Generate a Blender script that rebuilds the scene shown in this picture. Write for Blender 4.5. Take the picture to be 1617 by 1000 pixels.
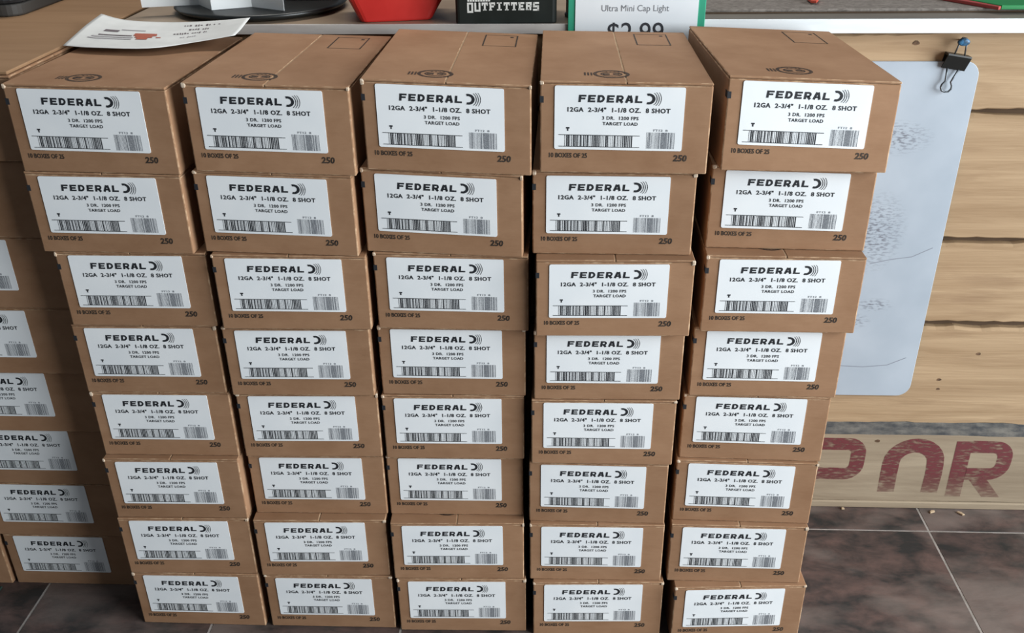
import bpy, bmesh, math, random
from mathutils import Vector, Matrix

for o in list(bpy.data.objects):
    bpy.data.objects.remove(o, do_unlink=True)
scene = bpy.context.scene
C = scene.collection

# ---------------------------------------------------------------- camera, light, exposure
cam_data = bpy.data.cameras.new('camera')
cam_data.sensor_fit = 'HORIZONTAL'
cam_data.sensor_width = 36.0
cam_data.lens = 1497.7 / 1617 * 36.0
cam_data.clip_start = 0.02
cam = bpy.data.objects.new('camera', cam_data)
C.objects.link(cam)
RT = Vector((0.99911866, 0.04075154, -0.0100609))
UP = Vector((-0.01017491, 0.46766892, 0.88384515))
FW = Vector((-0.04072322, 0.88296381, -0.46767139))
M = Matrix((RT, UP, -FW)).transposed().to_4x4()
M.translation = Vector((0.644369, -1.089374, 1.136301))
cam.matrix_world = M
scene.camera = cam

world = bpy.data.worlds.new('world')
scene.world = world
world.use_nodes = True
world.node_tree.nodes['Background'].inputs['Color'].default_value = (0.80, 0.90, 1.0, 1)
world.node_tree.nodes['Background'].inputs['Strength'].default_value = 0.14

def area(name, loc, target, sx, sy, watts, col):
    l = bpy.data.lights.new(name, 'AREA')
    l.shape = 'RECTANGLE'; l.size = sx; l.size_y = sy; l.energy = watts; l.color = col
    o = bpy.data.objects.new(name, l); C.objects.link(o)
    o.location = loc
    o.rotation_euler = (Vector(target) - Vector(loc)).to_track_quat('-Z', 'Y').to_euler()
    return o
# daylight through the shop window in the wall to the right of the stacks
area('window_daylight', (3.0, -1.25, 1.25), (0.6, -1.25, 1.0), 2.3, 1.9, 198, (0.90, 0.96, 1.0))
# unseen overhead light, added to brighten the carton tops and counter
area('overhead_fill', (0.35, 0.75, 2.55), (0.35, 0.70, 0.0), 1.4, 0.3, 20, (1.0, 0.97, 0.92))

scene.view_settings.view_transform = 'Standard'
scene.view_settings.look = 'None'
scene.view_settings.gamma = 1.0
scene.view_settings.use_curve_mapping = False
scene.view_settings.exposure = 0.0

# ---------------------------------------------------------------- materials
def new_mat(name):
    m = bpy.data.materials.new(name); m.use_nodes = True
    nt = m.node_tree
    return m, nt, nt.nodes['Principled BSDF']

def plain(name, col, rough=0.6, metal=0.0, spec=0.4):
    m, nt, b = new_mat(name)
    b.inputs['Base Color'].default_value = (*col, 1)
    b.inputs['Roughness'].default_value = rough
    b.inputs['Metallic'].default_value = metal
    b.inputs['Specular IOR Level'].default_value = spec
    return m

def noisy(name, ca, cb, scale=(8, 8, 8), detail=4.0, rough=0.7, lo=0.35, hi=0.65, bump=0.0, bscale=None,
          per_object=0.0, extra=None, spec=0.3, distortion=0.0):
    """two colours mixed by stretched noise in object space, with optional fine relief and a small shift per object"""
    m, nt, b = new_mat(name)
    N, L = nt.nodes, nt.links
    tc = N.new('ShaderNodeTexCoord'); mp = N.new('ShaderNodeMapping')
    mp.inputs['Scale'].default_value = scale
    L.new(tc.outputs['Object'], mp.inputs['Vector'])
    oi = N.new('ShaderNodeObjectInfo')
    cmb = N.new('ShaderNodeCombineXYZ')
    mul = N.new('ShaderNodeMath'); mul.operation = 'MULTIPLY'; mul.inputs[1].default_value = 37.0
    L.new(oi.outputs['Random'], mul.inputs[0])
    L.new(mul.outputs[0], cmb.inputs['X']); L.new(mul.outputs[0], cmb.inputs['Z'])
    add = N.new('ShaderNodeVectorMath'); add.operation = 'ADD'
    L.new(mp.outputs['Vector'], add.inputs[0]); L.new(cmb.outputs[0], add.inputs[1])
    no = N.new('ShaderNodeTexNoise'); no.inputs['Scale'].default_value = 1.0
    no.inputs['Detail'].default_value = detail; no.inputs['Distortion'].default_value = distortion; no.inputs['Roughness'].default_value = 0.62
    L.new(add.outputs[0], no.inputs['Vector'])
    cr = N.new('ShaderNodeValToRGB')
    cr.color_ramp.elements[0].position = lo; cr.color_ramp.elements[0].color = (*ca, 1)
    cr.color_ramp.elements[1].position = hi; cr.color_ramp.elements[1].color = (*cb, 1)
    L.new(no.outputs['Fac'], cr.inputs['Fac'])
    out = cr.outputs['Color']
    if extra:      # (colour, scale, lo, hi, amount): a second layer of stains
        ec, es, elo, ehi, eamt = extra
        mp2 = N.new('ShaderNodeMapping'); mp2.inputs['Scale'].default_value = es
        L.new(tc.outputs['Object'], mp2.inputs['Vector'])
        ad2 = N.new('ShaderNodeVectorMath'); ad2.operation = 'ADD'
        L.new(mp2.outputs[0], ad2.inputs[0]); L.new(cmb.outputs[0], ad2.inputs[1])
        n2 = N.new('ShaderNodeTexNoise'); n2.inputs['Scale'].default_value = 1.0; n2.inputs['Detail'].default_value = 6.0
        L.new(ad2.outputs[0], n2.inputs['Vector'])
        mr = N.new('ShaderNodeMapRange'); mr.inputs['From Min'].default_value = elo; mr.inputs['From Max'].default_value = ehi
        mr.inputs['To Max'].default_value = eamt
        L.new(n2.outputs['Fac'], mr.inputs['Value'])
        mx = N.new('ShaderNodeMixRGB'); mx.inputs['Color2'].default_value = (*ec, 1)
        L.new(mr.outputs[0], mx.inputs['Fac']); L.new(out, mx.inputs['Color1'])
        out = mx.outputs['Color']
    if per_object:
        hs = N.new('ShaderNodeHueSaturation')
        mr3 = N.new('ShaderNodeMapRange')
        mr3.inputs['To Min'].default_value = 1 - per_object; mr3.inputs['To Max'].default_value = 1 + per_object
        L.new(oi.outputs['Random'], mr3.inputs['Value']); L.new(mr3.outputs[0], hs.inputs['Value'])
        L.new(out, hs.inputs['Color']); out = hs.outputs['Color']
    L.new(out, b.inputs['Base Color'])
    b.inputs['Roughness'].default_value = rough
    b.inputs['Specular IOR Level'].default_value = spec
    if bump:
        n3 = N.new('ShaderNodeTexNoise'); n3.inputs['Scale'].default_value = 1.0; n3.inputs['Detail'].default_value = 3.0
        mp3 = N.new('ShaderNodeMapping'); mp3.inputs['Scale'].default_value = bscale or scale
        L.new(tc.outputs['Object'], mp3.inputs['Vector']); L.new(mp3.outputs[0], n3.inputs['Vector'])
        bp = N.new('ShaderNodeBump'); bp.inputs['Strength'].default_value = bump; bp.inputs['Distance'].default_value = 0.002
        L.new(n3.outputs['Fac'], bp.inputs['Height']); L.new(bp.outputs[0], b.inputs['Normal'])
    return m

KRAFT = noisy('kraft_cardboard', (0.272, 0.144, 0.075), (0.348, 0.197, 0.110), (13, 13, 22), 5, 0.78, 0.3, 0.7, 0.12, (30, 30, 260), 0.05,
              extra=((0.23, 0.12, 0.06), (16, 16, 30), 0.60, 0.80, 0.45))
KRAFT_EDGE = noisy('worn_cardboard_edge', (0.30, 0.165, 0.088), (0.58, 0.40, 0.25), (60, 60, 60), 3, 0.85, 0.46, 0.74)
PAPER = noisy('label_paper', (0.80, 0.82, 0.83), (0.86, 0.87, 0.87), (12, 12, 12), 2, 0.45, spec=0.35)
INK = plain('black_ink', (0.018, 0.020, 0.024), 0.6)
INK_SOFT = plain('grey_ink', (0.16, 0.17, 0.19), 0.6)
INK_CARTON = noisy('carton_ink', (0.022, 0.017, 0.014), (0.06, 0.042, 0.03), (160, 160, 160), 2, 0.7)
INK_FADED = noisy('faded_carton_ink', (0.030, 0.019, 0.014), (0.15, 0.085, 0.05), (420, 420, 420), 2, 0.7, 0.45, 0.75)
SEAM = plain('flap_core', (0.42, 0.29, 0.18), 0.9)

# ---------------------------------------------------------------- mesh helpers
def link(name, me, mats, parent=None):
    o = bpy.data.objects.new(name, me)
    C.objects.link(o)
    for m in (mats if isinstance(mats, (list, tuple)) else [mats]):
        if m.name not in [q.name for q in me.materials if q]:
            me.materials.append(m)
    if parent is not None:
        o.parent = parent
    return o

def bm_obj(name, bm, mats, parent=None, smooth=False):
    me = bpy.data.meshes.new(name)
    bm.normal_update()
    bm.to_mesh(me); bm.free()
    if smooth:
        me.polygons.foreach_set('use_smooth', [True] * len(me.polygons))
    return link(name, me, mats, parent)

def box_bm(x0, x1, y0, y1, z0, z1, bevel=0.0, seg=1, edge_mat=None, bm=None):
    own = bm is None
    bm2 = bmesh.new()
    bmesh.ops.create_cube(bm2, size=1.0)
    for v in bm2.verts:
        v.co = Vector((x0 + (v.co.x + .5) * (x1 - x0), y0 + (v.co.y + .5) * (y1 - y0), z0 + (v.co.z + .5) * (z1 - z0)))
    if bevel:
        r = bmesh.ops.bevel(bm2, geom=bm2.edges[:], offset=bevel, segments=seg, affect='EDGES', profile=0.5)
        if edge_mat is not None:
            for f in r['faces']:
                f.material_index = edge_mat
    if own:
        return bm2
    merge(bm, bm2)
    return bm

def merge(dst, src):
    me = bpy.data.meshes.new('tmp'); src.to_mesh(me); src.free()
    dst.from_mesh(me); bpy.data.meshes.remove(me)

def prism_bm(pts, z0, z1, bevel=0.0, seg=2):
    """extrude a closed xy outline from z0 to z1"""
    bm = bmesh.new()
    vs = [bm.verts.new((p[0], p[1], z0)) for p in pts]
    f = bm.faces.new(vs)
    r = bmesh.ops.extrude_face_region(bm, geom=[f])
    for v in r['geom']:
        if isinstance(v, bmesh.types.BMVert):
            v.co.z = z1
    bmesh.ops.recalc_face_normals(bm, faces=bm.faces[:])
    if bevel:
        es = [e for e in bm.edges if abs(e.verts[0].co.z - e.verts[1].co.z) < 1e-7]
        bmesh.ops.bevel(bm, geom=es, offset=bevel, segments=seg, affect='EDGES', profile=0.5)
    return bm

def rounded(x0, x1, y0, y1, r, n=5):
    out = []
    for cx, cy, a0 in ((x1 - r, y1 - r, 0), (x0 + r, y1 - r, 90), (x0 + r, y0 + r, 180), (x1 - r, y0 + r, 270)):
        for i in range(n + 1):
            a = math.radians(a0 + 90 * i / n)
            out.append((cx + r * math.cos(a), cy + r * math.sin(a)))
    return out

def tube_bm(pts, rad, n=8, closed=False):
    bm = bmesh.new()
    pts = [Vector(p) for p in pts]
    rings = []
    m = len(pts)
    for i, p in enumerate(pts):
        if closed:
            t = (pts[(i + 1) % m] - pts[i - 1]).normalized()
        else:
            t = (pts[min(i + 1, m - 1)] - pts[max(i - 1, 0)]).normalized()
        ref = Vector((0, 1, 0)) if abs(t.y) < 0.9 else Vector((1, 0, 0))
        a = t.cross(ref).normalized(); b = t.cross(a)
        rings.append([bm.verts.new(p + rad * (math.cos(2 * math.pi * k / n) * a + math.sin(2 * math.pi * k / n) * b)) for k in range(n)])
    for i in range(m if closed else m - 1):
        A, B = rings[i], rings[(i + 1) % m]
        for k in range(n):
            bm.faces.new((A[k], A[(k + 1) % n], B[(k + 1) % n], B[k]))
    if not closed:
        bm.faces.new(rings[0][::-1]); bm.faces.new(rings[-1])
    bmesh.ops.recalc_face_normals(bm, faces=bm.faces[:])
    return bm

def text_geo(body, x0, x1, y0, y1, bold=0.0, shear=0.0, res=2, spacing=1.0):
    """flat lettering fitted into a rectangle: returns (verts, faces) in 2-D"""
    cu = bpy.data.curves.new('t', 'FONT'); cu.body = body; cu.size = 1.0
    cu.resolution_u = res; cu.offset = bold; cu.shear = shear; cu.space_character = spacing
    cu.fill_mode = 'FRONT'; cu.dimensions = '2D'
    o = bpy.data.objects.new('t', cu); C.objects.link(o)
    dg = bpy.context.evaluated_depsgraph_get(); dg.update()
    me = o.evaluated_get(dg).to_mesh()
    vs = [(v.co.x, v.co.y) for v in me.vertices]
    fs = [tuple(p.vertices) for p in me.polygons]
    o.evaluated_get(dg).to_mesh_clear()
    bpy.data.objects.remove(o); bpy.data.curves.remove(cu)
    ax = min(v[0] for v in vs); bx = max(v[0] for v in vs)
    ay = min(v[1] for v in vs); by = max(v[1] for v in vs)
    vs = [(x0 + (v[0] - ax) / (bx - ax) * (x1 - x0), y0 + (v[1] - ay) / (by - ay) * (y1 - y0)) for v in vs]
    return vs, fs

def rect_geo(x0, x1, y0, y1):
    return [(x0, y0), (x1, y0), (x1, y1), (x0, y1)], [(0, 1, 2, 3)]

def arc_geo(cx, cy, r0, r1, a0, a1, n=14, sx=1.0, sy=1.0, taper=0.0):
    vs, fs = [], []
    for i in range(n + 1):
        t = i / n
        a = math.radians(a0 + (a1 - a0) * t)
        k = 1 - taper * abs(2 * t - 1)
        rm, hw = (r0 + r1) / 2, (r1 - r0) / 2 * k
        for r in (rm - hw, rm + hw):
            vs.append((cx + sx * r * math.cos(a), cy + sy * r * math.sin(a)))
    for i in range(n):
        fs.append((2 * i, 2 * i + 1, 2 * i + 3, 2 * i + 2))
    return vs, fs

def join_geo(*gs):
    V, F = [], []
    for vs, fs in gs:
        k = len(V); V += vs; F += [tuple(i + k for i in f) for f in fs]
    return V, F

def mesh_obj(name, verts, faces, mats, parent=None):
    me = bpy.data.meshes.new(name)
    me.from_pydata([tuple(v) for v in verts], [], faces)
    me.update()
    return link(name, me, mats, parent)

def thing(name, label, cat, loc=(0, 0, 0), group=None):
    o = bpy.data.objects.new(name, None); C.objects.link(o)
    o.empty_display_size = 0.05
    o.location = loc
    o['label'] = label; o['category'] = cat
    if group: o['group'] = group
    return o

def tag(o, label, cat, group=None):
    o['label'] = label; o['category'] = cat
    if group: o['group'] = group
    return o

def struct(o, label=None, cat=None):
    o['kind'] = 'structure'
    if label: o['label'] = label
    if cat: o['category'] = cat
    return o

# ---------------------------------------------------------------- floor
TILE = noisy('slate_tile', (0.020, 0.020, 0.020), (0.105, 0.066, 0.057), (15.0, 26.0, 15.0), 12, 0.50, 0.38, 0.66, 0.35, (40, 90, 60), 0.10,
             extra=((0.165, 0.130, 0.114), (5, 9, 5), 0.46, 0.62, 0.80), spec=0.45, distortion=0.3)
GROUT = noisy('grout', (0.24, 0.215, 0.19), (0.36, 0.325, 0.30), (30, 30, 30), 3, 0.9)
fl = bm_obj('floor', box_bm(-1.10, 2.55, -1.30, 1.10, -0.05, -0.0006), GROUT)
struct(fl, 'dark slate tiled floor with pale grout lines', 'floor')
S = 0.303
tile_me = None
k = 0
for i in range(-4, 8):
    for j in range(-5, 3):
        x0 = 0.11 + i * S; y0 = 0.254 + j * S
        if tile_me is None:
            bm = box_bm(0.0020, S - 0.0020, 0.0014, S - 0.0014, -0.012, 0.0, 0.0004)
            t = bm_obj('tile', bm, TILE, fl); tile_me = t.data
        else:
            t = link('tile', tile_me, TILE, fl)
        t.location = (x0, y0, 0)

# ---------------------------------------------------------------- plank-clad counter front (the wall behind the stacks)
WOOD = noisy('plank_wood', (0.290, 0.190, 0.105), (0.400, 0.278, 0.165), (3.0, 30, 44), 8, 0.75, 0.34, 0.66, 0.45, (9, 160, 220), 0.05,
             extra=((0.22, 0.135, 0.075), (7, 20, 42), 0.56, 0.78, 0.65), distortion=0.8)
WOOD_OLD = noisy('weathered_wood', (0.23, 0.175, 0.118), (0.33, 0.262, 0.182), (2.5, 20, 30), 6, 0.8, 0.32, 0.68, 0.30, (9, 120, 160), 0.0,
                 extra=((0.17, 0.12, 0.08), (6, 14, 22), 0.58, 0.80, 0.6), distortion=0.8)
WOOD_GREY = noisy('grey_board_edge', (0.040, 0.042, 0.046), (0.145, 0.135, 0.12), (34, 90, 90), 6, 0.95, 0.34, 0.68, 0.4, (90, 90, 90))
DARK = plain('dark_gap', (0.085, 0.052, 0.030), 0.95)
wb = bm_obj('wall_back', box_bm(-0.002, 2.30, 0.352, 0.40, 0.0, 0.8555), DARK)
struct(wb, 'counter front clad with wide pale wooden planks', 'wall')

def plank(z0, z1, y0, mat, seed, x0=0.0, x1=2.28, rough=0.0016, chamfer=None):
    """a board with slightly ragged long edges"""
    rnd = random.Random(seed)
    bm = bmesh.new()
    n = 150
    ja = jb = 0.0
    prof = []
    for i in range(n + 1):
        x = x0 + (x1 - x0) * i / n
        ja = 0.8 * ja + rnd.uniform(-rough, rough) * 0.75; jb = 0.8 * jb + rnd.uniform(-rough, rough) * 0.75
        a = z0 + ja; b = z1 + jb
        c = chamfer or (0.003, 0.003)
        prof.append([bm.verts.new(p) for p in ((x, 0.352, a), (x, y0 + 0.002, a), (x, y0, a + 0.002), (x, y0, b - c[1]), (x, y0 + c[0], b), (x, 0.352, b))])
    for i in range(n):
        A, B = prof[i], prof[i + 1]
        for q in range(6):
            f = bm.faces.new((A[q], A[(q + 1) % 6], B[(q + 1) % 6], B[q]))
            if chamfer and isinstance(mat, list) and q in (3, 4):
                f.material_index = 1
    bm.faces.new(prof[0]); bm.faces.new(prof[-1])
    bmesh.ops.recalc_face_normals(bm, faces=bm.faces[:])
    return bm_obj('plank', bm, mat, wb)
plank(0.742, 0.8525, 0.335, WOOD, 1, rough=0.0022)
plank(0.533, 0.7325, 0.337, WOOD, 2, rough=0.0022, chamfer=(0.005, 0.004))
plank(0.380, 0.5225, 0.335, WOOD, 3, rough=0.0022, chamfer=(0.005, 0.004))
plank(0.1715, 0.3685, 0.337, WOOD, 4, rough=0.0025, chamfer=(0.005, 0.004))
bb = plank(0.014, 0.176, 0.319, [WOOD_OLD, WOOD_GREY], 5, chamfer=(0.020, 0.016), rough=0.0012)
lip = bm_obj('base_strip', box_bm(0.0, 2.28, 0.316, 0.352, 0.0, 0.0150, 0.002), WOOD_OLD, wb)
# a couple of knots and nail holes
KNOT = noisy('knot', (0.05, 0.03, 0.018), (0.16, 0.09, 0.05), (200, 200, 200), 3, 0.8)
for kx, kz, kr, ky in ((1.170, 0.838, 0.0034, 0.335), (1.330, 0.832, 0.0016, 0.335), (1.372, 0.318, 0.0026, 0.337), (1.318, 0.247, 0.0020, 0.337), (1.316, 0.266, 0.0026, 0.337), (1.226, 0.148, 0.003, 0.319)):
    bm = bmesh.new()
    vs = [bm.verts.new((kx + kr * 1.5 * math.cos(a) * (1 + .2 * math.sin(3 * a + kx * 40)), ky - 0.0004, kz + kr * math.sin(a))) for a in [2 * math.pi * q / 10 for q in range(10)]]
    bm.faces.new(vs)
    r = bmesh.ops.extrude_face_region(bm, geom=bm.faces[:])
    for v in r['geom']:
        if isinstance(v, bmesh.types.BMVert): v.co.y += 0.0012
    bmesh.ops.recalc_face_normals(bm, faces=bm.faces[:])
    bm_obj('knot', bm, KNOT, wb)

# stencilled red letters on the bottom board: worn paint, so holes open where noise is high
def worn_paint(name, col):
    m, nt, b = new_mat(name)
    N, L = nt.nodes, nt.links
    b.inputs['Base Color'].default_value = (*col, 1); b.inputs['Roughness'].default_value = 0.8
    tc = N.new('ShaderNodeTexCoord'); mp = N.new('ShaderNodeMapping'); mp.inputs['Scale'].default_value = (70, 70, 260)
    no = N.new('ShaderNodeTexNoise'); no.inputs['Scale'].default_value = 1.0; no.inputs['Detail'].default_value = 5.0
    L.new(tc.outputs['Object'], mp.inputs['Vector']); L.new(mp.outputs[0], no.inputs['Vector'])
    mr = N.new('ShaderNodeMapRange'); mr.inputs['From Min'].default_value = 0.46; mr.inputs['From Max'].default_value = 0.72
    mr.inputs['To Min'].default_value = 0.92; mr.inputs['To Max'].default_value = 0.12
    L.new(no.outputs['Fac'], mr.inputs['Value'])
    # the lower ends of the strokes have rubbed away
    sep = N.new('ShaderNodeSeparateXYZ'); L.new(tc.outputs['Object'], sep.inputs[0])
    m2 = N.new('ShaderNodeMapRange'); m2.inputs['From Min'].default_value = 0.030; m2.inputs['From Max'].default_value = 0.085
    m2.inputs['To Min'].default_value = 0.35; m2.inputs['To Max'].default_value = 1.0
    L.new(sep.outputs['Z'], m2.inputs['Value'])
    mu = N.new('ShaderNodeMath'); mu.operation = 'MULTIPLY'
    L.new(mr.outputs[0], mu.inputs[0]); L.new(m2.outputs[0], mu.inputs[1]); L.new(mu.outputs[0], b.inputs['Alpha'])
    return m
RED_PAINT = worn_paint('red_stencil_paint', (0.135, 0.024, 0.028))
def poly_band(outer, inner):
    V = outer + inner; n = len(outer)
    return V, [(i, (i + 1) % n, n + (i + 1) % n, n + i) for i in range(n)]
def board_letter(geo):
    vs, fs = geo
    o = mesh_obj('painted_letter', [(x, 0.3186, z) for x, z in vs], fs, RED_PAINT, wb)
    return o
def strip(pts, w):
    """a bent stroke of constant width along 2-D points"""
    V, F = [], []
    P = [Vector(p) for p in pts]
    for i, p in enumerate(P):
        t = (P[min(i + 1, len(P) - 1)] - P[max(i - 1, 0)]).normalized()
        nrm = Vector((-t.y, t.x))
        V += [tuple(p + nrm * w / 2), tuple(p - nrm * w / 2)]
    for i in range(len(P) - 1):
        F.append((2 * i, 2 * i + 1, 2 * i + 3, 2 * i + 2))
    return V, F
def bowl(x0, x1, zt, zb, r, n=6):
    pts = [(x0, zt)]
    for i in range(n + 1):
        a = math.pi / 2 - math.pi / 2 * i / n
        pts.append((x1 - r + r * math.cos(a), zt - r + r * math.sin(a)))
    for i in range(n + 1):
        a = -math.pi / 2 * i / n
        pts.append((x1 - r + r * math.cos(a), zb + r + r * math.sin(a)))
    pts.append((x0, zb))
    return pts
# P
board_letter(strip([(1.108, 0.034), (1.108, 0.154)], 0.030))
board_letter(strip(bowl(1.1216, 1.197, 0.1405, 0.0755, 0.020), 0.026))
# O, its foot rubbed off
ov = [(1.2585, 0.036), (1.2575, 0.078)] + [(1.2965 + 0.039 * math.cos(a), 0.102 + 0.0375 * math.sin(a)) for a in [math.pi - math.pi * q / 12 for q in range(13)]] + [(1.3370, 0.078), (1.3360, 0.036)]
board_letter(strip(ov, 0.030))
# R
board_letter(strip([(1.380, 0.028), (1.3785, 0.150)], 0.028))
board_letter(strip(bowl(1.3927, 1.4545, 0.1385, 0.0795, 0.022), 0.026))
board_letter(([(1.402, 0.0665), (1.434, 0.0665), (1.464, 0.028), (1.432, 0.028)], [(0, 1, 2, 3)]))

# ---------------------------------------------------------------- counter top
JOINT = 0.760
def ctop(x): return 0.8705 if x < JOINT else 0.8760
LAM = noisy('counter_laminate', (0.30, 0.215, 0.145), (0.38, 0.285, 0.200), (5, 12, 5), 4, 0.4, spec=0.5)
LAM_GREY = noisy('counter_grey', (0.150, 0.132, 0.112), (0.20, 0.178, 0.152), (5, 12, 5), 4, 0.4, spec=0.5)
TRIM_DULL = noisy('dull_trim', (0.46, 0.42, 0.39), (0.58, 0.54, 0.50), (9, 9, 40), 4, 0.4, spec=0.5)  # duller grey-beige finish for the left counter's strip
TRIM = noisy('white_metal_trim', (0.72, 0.76, 0.78), (0.84, 0.87, 0.88), (6, 6, 40), 3, 0.30, spec=0.6)
for xa, xb, lab in ((0.0, JOINT - 0.001, 'tan counter top with white metal edge under the black turntable and red box'),
                    (JOINT + 0.001, 2.32, 'grey-tan counter top with white metal edge under the woven mat')):
    zt_ = ctop(xa)
    trim_mat = TRIM_DULL if xa == 0.0 else TRIM
    ct = thing('counter', lab, 'counter', (xa, 0.31, 0.856))
    bm_obj('counter_top', box_bm(0.0, xb - xa, 0.0030, 0.75, 0.0006, zt_ - 0.8562), LAM if xa == 0.0 else LAM_GREY, ct)
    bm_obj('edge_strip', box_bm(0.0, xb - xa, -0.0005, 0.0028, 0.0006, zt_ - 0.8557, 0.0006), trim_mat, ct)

# ---------------------------------------------------------------- shell cartons
H = 0.108
WL, HL = 0.14909, 0.07491
ML, MR, MT, DEPTH = 0.01677, 0.03122, 0.00512, 0.28477
W2L, W2R = WL / 2 + ML, WL / 2 + MR
CARTONS = {
    -2: {7: (-0.3610, 0.0760, 0.0000, 0.0000, 0.0000)},
    -1: {0: (-0.1520, 0.0300, 0, 0, 0), 1: (-0.1560, 0.0400, 0, 0, 0), 2: (-0.1568, 0.0452, 0, 0, 0), 3: (-0.1602, 0.0483, 0, 0, 0), 4: (-0.1643, 0.0588, 0, 0, 0), 5: (-0.1604, 0.0700, 0, 0, 0), 6: (-0.1601, 0.0745, 0, 0, 0), 7: (-0.1562, 0.0780, 0, 0, 0)},
    0: {0: (0.0864, -0.0027, -0.0296, -0.0185, -0.0030), 1: (0.0849, -0.0023, -0.0243, -0.0048, -0.0027), 2: (0.0971, 0.0003, -0.0089, 0.0045, -0.0014), 3: (0.0921, 0.0037, -0.0102, 0.0106, -0.0015), 4: (0.0933, 0.0055, -0.0050, 0.0102, 0.0000), 5: (0.0927, -0.0030, 0.0031, 0.0103, -0.0012), 6: (0.0922, -0.0045, 0.0129, 0.0058, -0.0001), 7: (0.0919, -0.0040, -0.0057, 0.0095, -0.0013)},
    1: {0: (0.3027, -0.0062, -0.0229, -0.0242, -0.0009), 1: (0.2962, -0.0034, -0.0320, -0.0196, -0.0018), 2: (0.3043, -0.0068, 0.0135, -0.0081, -0.0008), 3: (0.2988, -0.0005, 0.0097, 0.0036, -0.0001), 4: (0.3002, 0.0057, 0.0154, 0.0039, 0.0010), 5: (0.2993, 0.0116, 0.0065, 0.0056, -0.0002), 6: (0.2975, -0.0036, 0.0253, 0.0021, 0.0011), 7: (0.2991, -0.0033, 0.0060, 0.0071, -0.0012)},
    2: {0: (0.5138, -0.0080, -0.0105, -0.0385, 0.0029), 1: (0.5030, -0.0029, -0.0479, -0.0294, 0.0004), 2: (0.5098, -0.0012, -0.0144, -0.0064, -0.0010), 3: (0.5055, 0.0084, -0.0040, -0.0004, -0.0011), 4: (0.5033, 0.0081, 0.0080, 0.0044, -0.0012), 5: (0.5009, 0.0142, 0.0089, 0.0021, 0.0004), 6: (0.5023, -0.0047, 0.0230, 0.0038, 0.0006), 7: (0.5050, -0.0049, 0.0198, 0.0041, -0.0002)},
    3: {0: (0.7210, -0.0087, 0.0015, -0.0176, 0.0028), 1: (0.7121, 0.0006, -0.0124, -0.0032, 0.0002), 2: (0.7167, -0.0154, 0.0096, 0.0044, -0.0010), 3: (0.7141, -0.0003, 0.0059, 0.0034, -0.0005), 4: (0.7106, -0.0016, 0.0041, 0.0022, 0.0012), 5: (0.7073, 0.0027, -0.0085, -0.0007, 0.0008), 6: (0.7084, -0.0020, 0.0077, 0.0020, 0.0009), 7: (0.7134, -0.0067, 0.0270, 0.0052, 0.0016)},
    4: {0: (0.9352, -0.0003, 0.0367, -0.0480, 0.0047), 1: (0.9299, 0.0176, -0.0157, -0.0208, 0.0006), 2: (0.9290, -0.0031, -0.0007, -0.0034, 0.0012), 3: (0.9244, 0.0099, -0.0051, -0.0036, 0.0004), 4: (0.9196, 0.0127, -0.0245, 0.0011, 0.0038), 5: (0.9166, 0.0083, -0.0214, -0.0015, 0.0023), 6: (0.9154, -0.0001, -0.0085, 0.0042, 0.0024), 7: (0.9264, -0.0093, 0.0459, 0.0103, 0.0007)},
}

FLAP = 0.0028
# canonical pieces, x measured from the label centre, y back from the front face, z up from the base
def canon(bm):
    bm.normal_update(); bm.verts.ensure_lookup_table()
    vs = [v.co.copy() for v in bm.verts]
    fs = [tuple(v.index for v in f.verts) for f in bm.faces]
    ms = [f.material_index for f in bm.faces]
    bm.free()
    return vs, fs, ms
def wide_pieces(right, depth):
    xm = (right - W2L) / 2
    return (canon(box_bm(-W2L, right, 0.0006, depth, 0.0004, H - FLAP - 0.0003, 0.0016, 2, 1)),
            canon(box_bm(-W2L + 0.0002, right - 0.0002, 0.0, depth / 2 - 0.0006, H - FLAP, H, 0.0008, 1, 1)),
            canon(box_bm(-W2L + 0.0002, right - 0.0002, depth / 2 + 0.0006, depth, H - FLAP, H, 0.0008, 1, 1)))
BODY = canon(box_bm(-W2L, W2R, 0.0006, DEPTH, 0.0004, H - FLAP - 0.0003, 0.0016, 2, 1))
SCUFF = canon(box_bm(0, 1, 0, 1, 0, 1, 0.22, 1))
CHIP = noisy('torn_card', (0.42, 0.29, 0.19), (0.70, 0.58, 0.45), (300, 300, 300), 2, 0.9)
XM = (W2R - W2L) / 2
FLAP_L = canon(box_bm(-W2L + 0.0002, XM - 0.0006, 0.0, DEPTH, H - FLAP, H, 0.0008, 1, 1))
FLAP_R = canon(box_bm(XM + 0.0006, W2R - 0.0002, 0.0, DEPTH, H - FLAP, H, 0.0008, 1, 1))
FLAP_F = canon(box_bm(-W2L + 0.0002, W2R - 0.0002, 0.0, DEPTH, H - FLAP, H, 0.0008, 1, 1))
# tape-like light seam under the flap joint
SEAMG = canon(box_bm(XM - 0.0012, XM + 0.0012, 0.0012, DEPTH - 0.001, H - FLAP, H - 0.0006))

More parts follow.
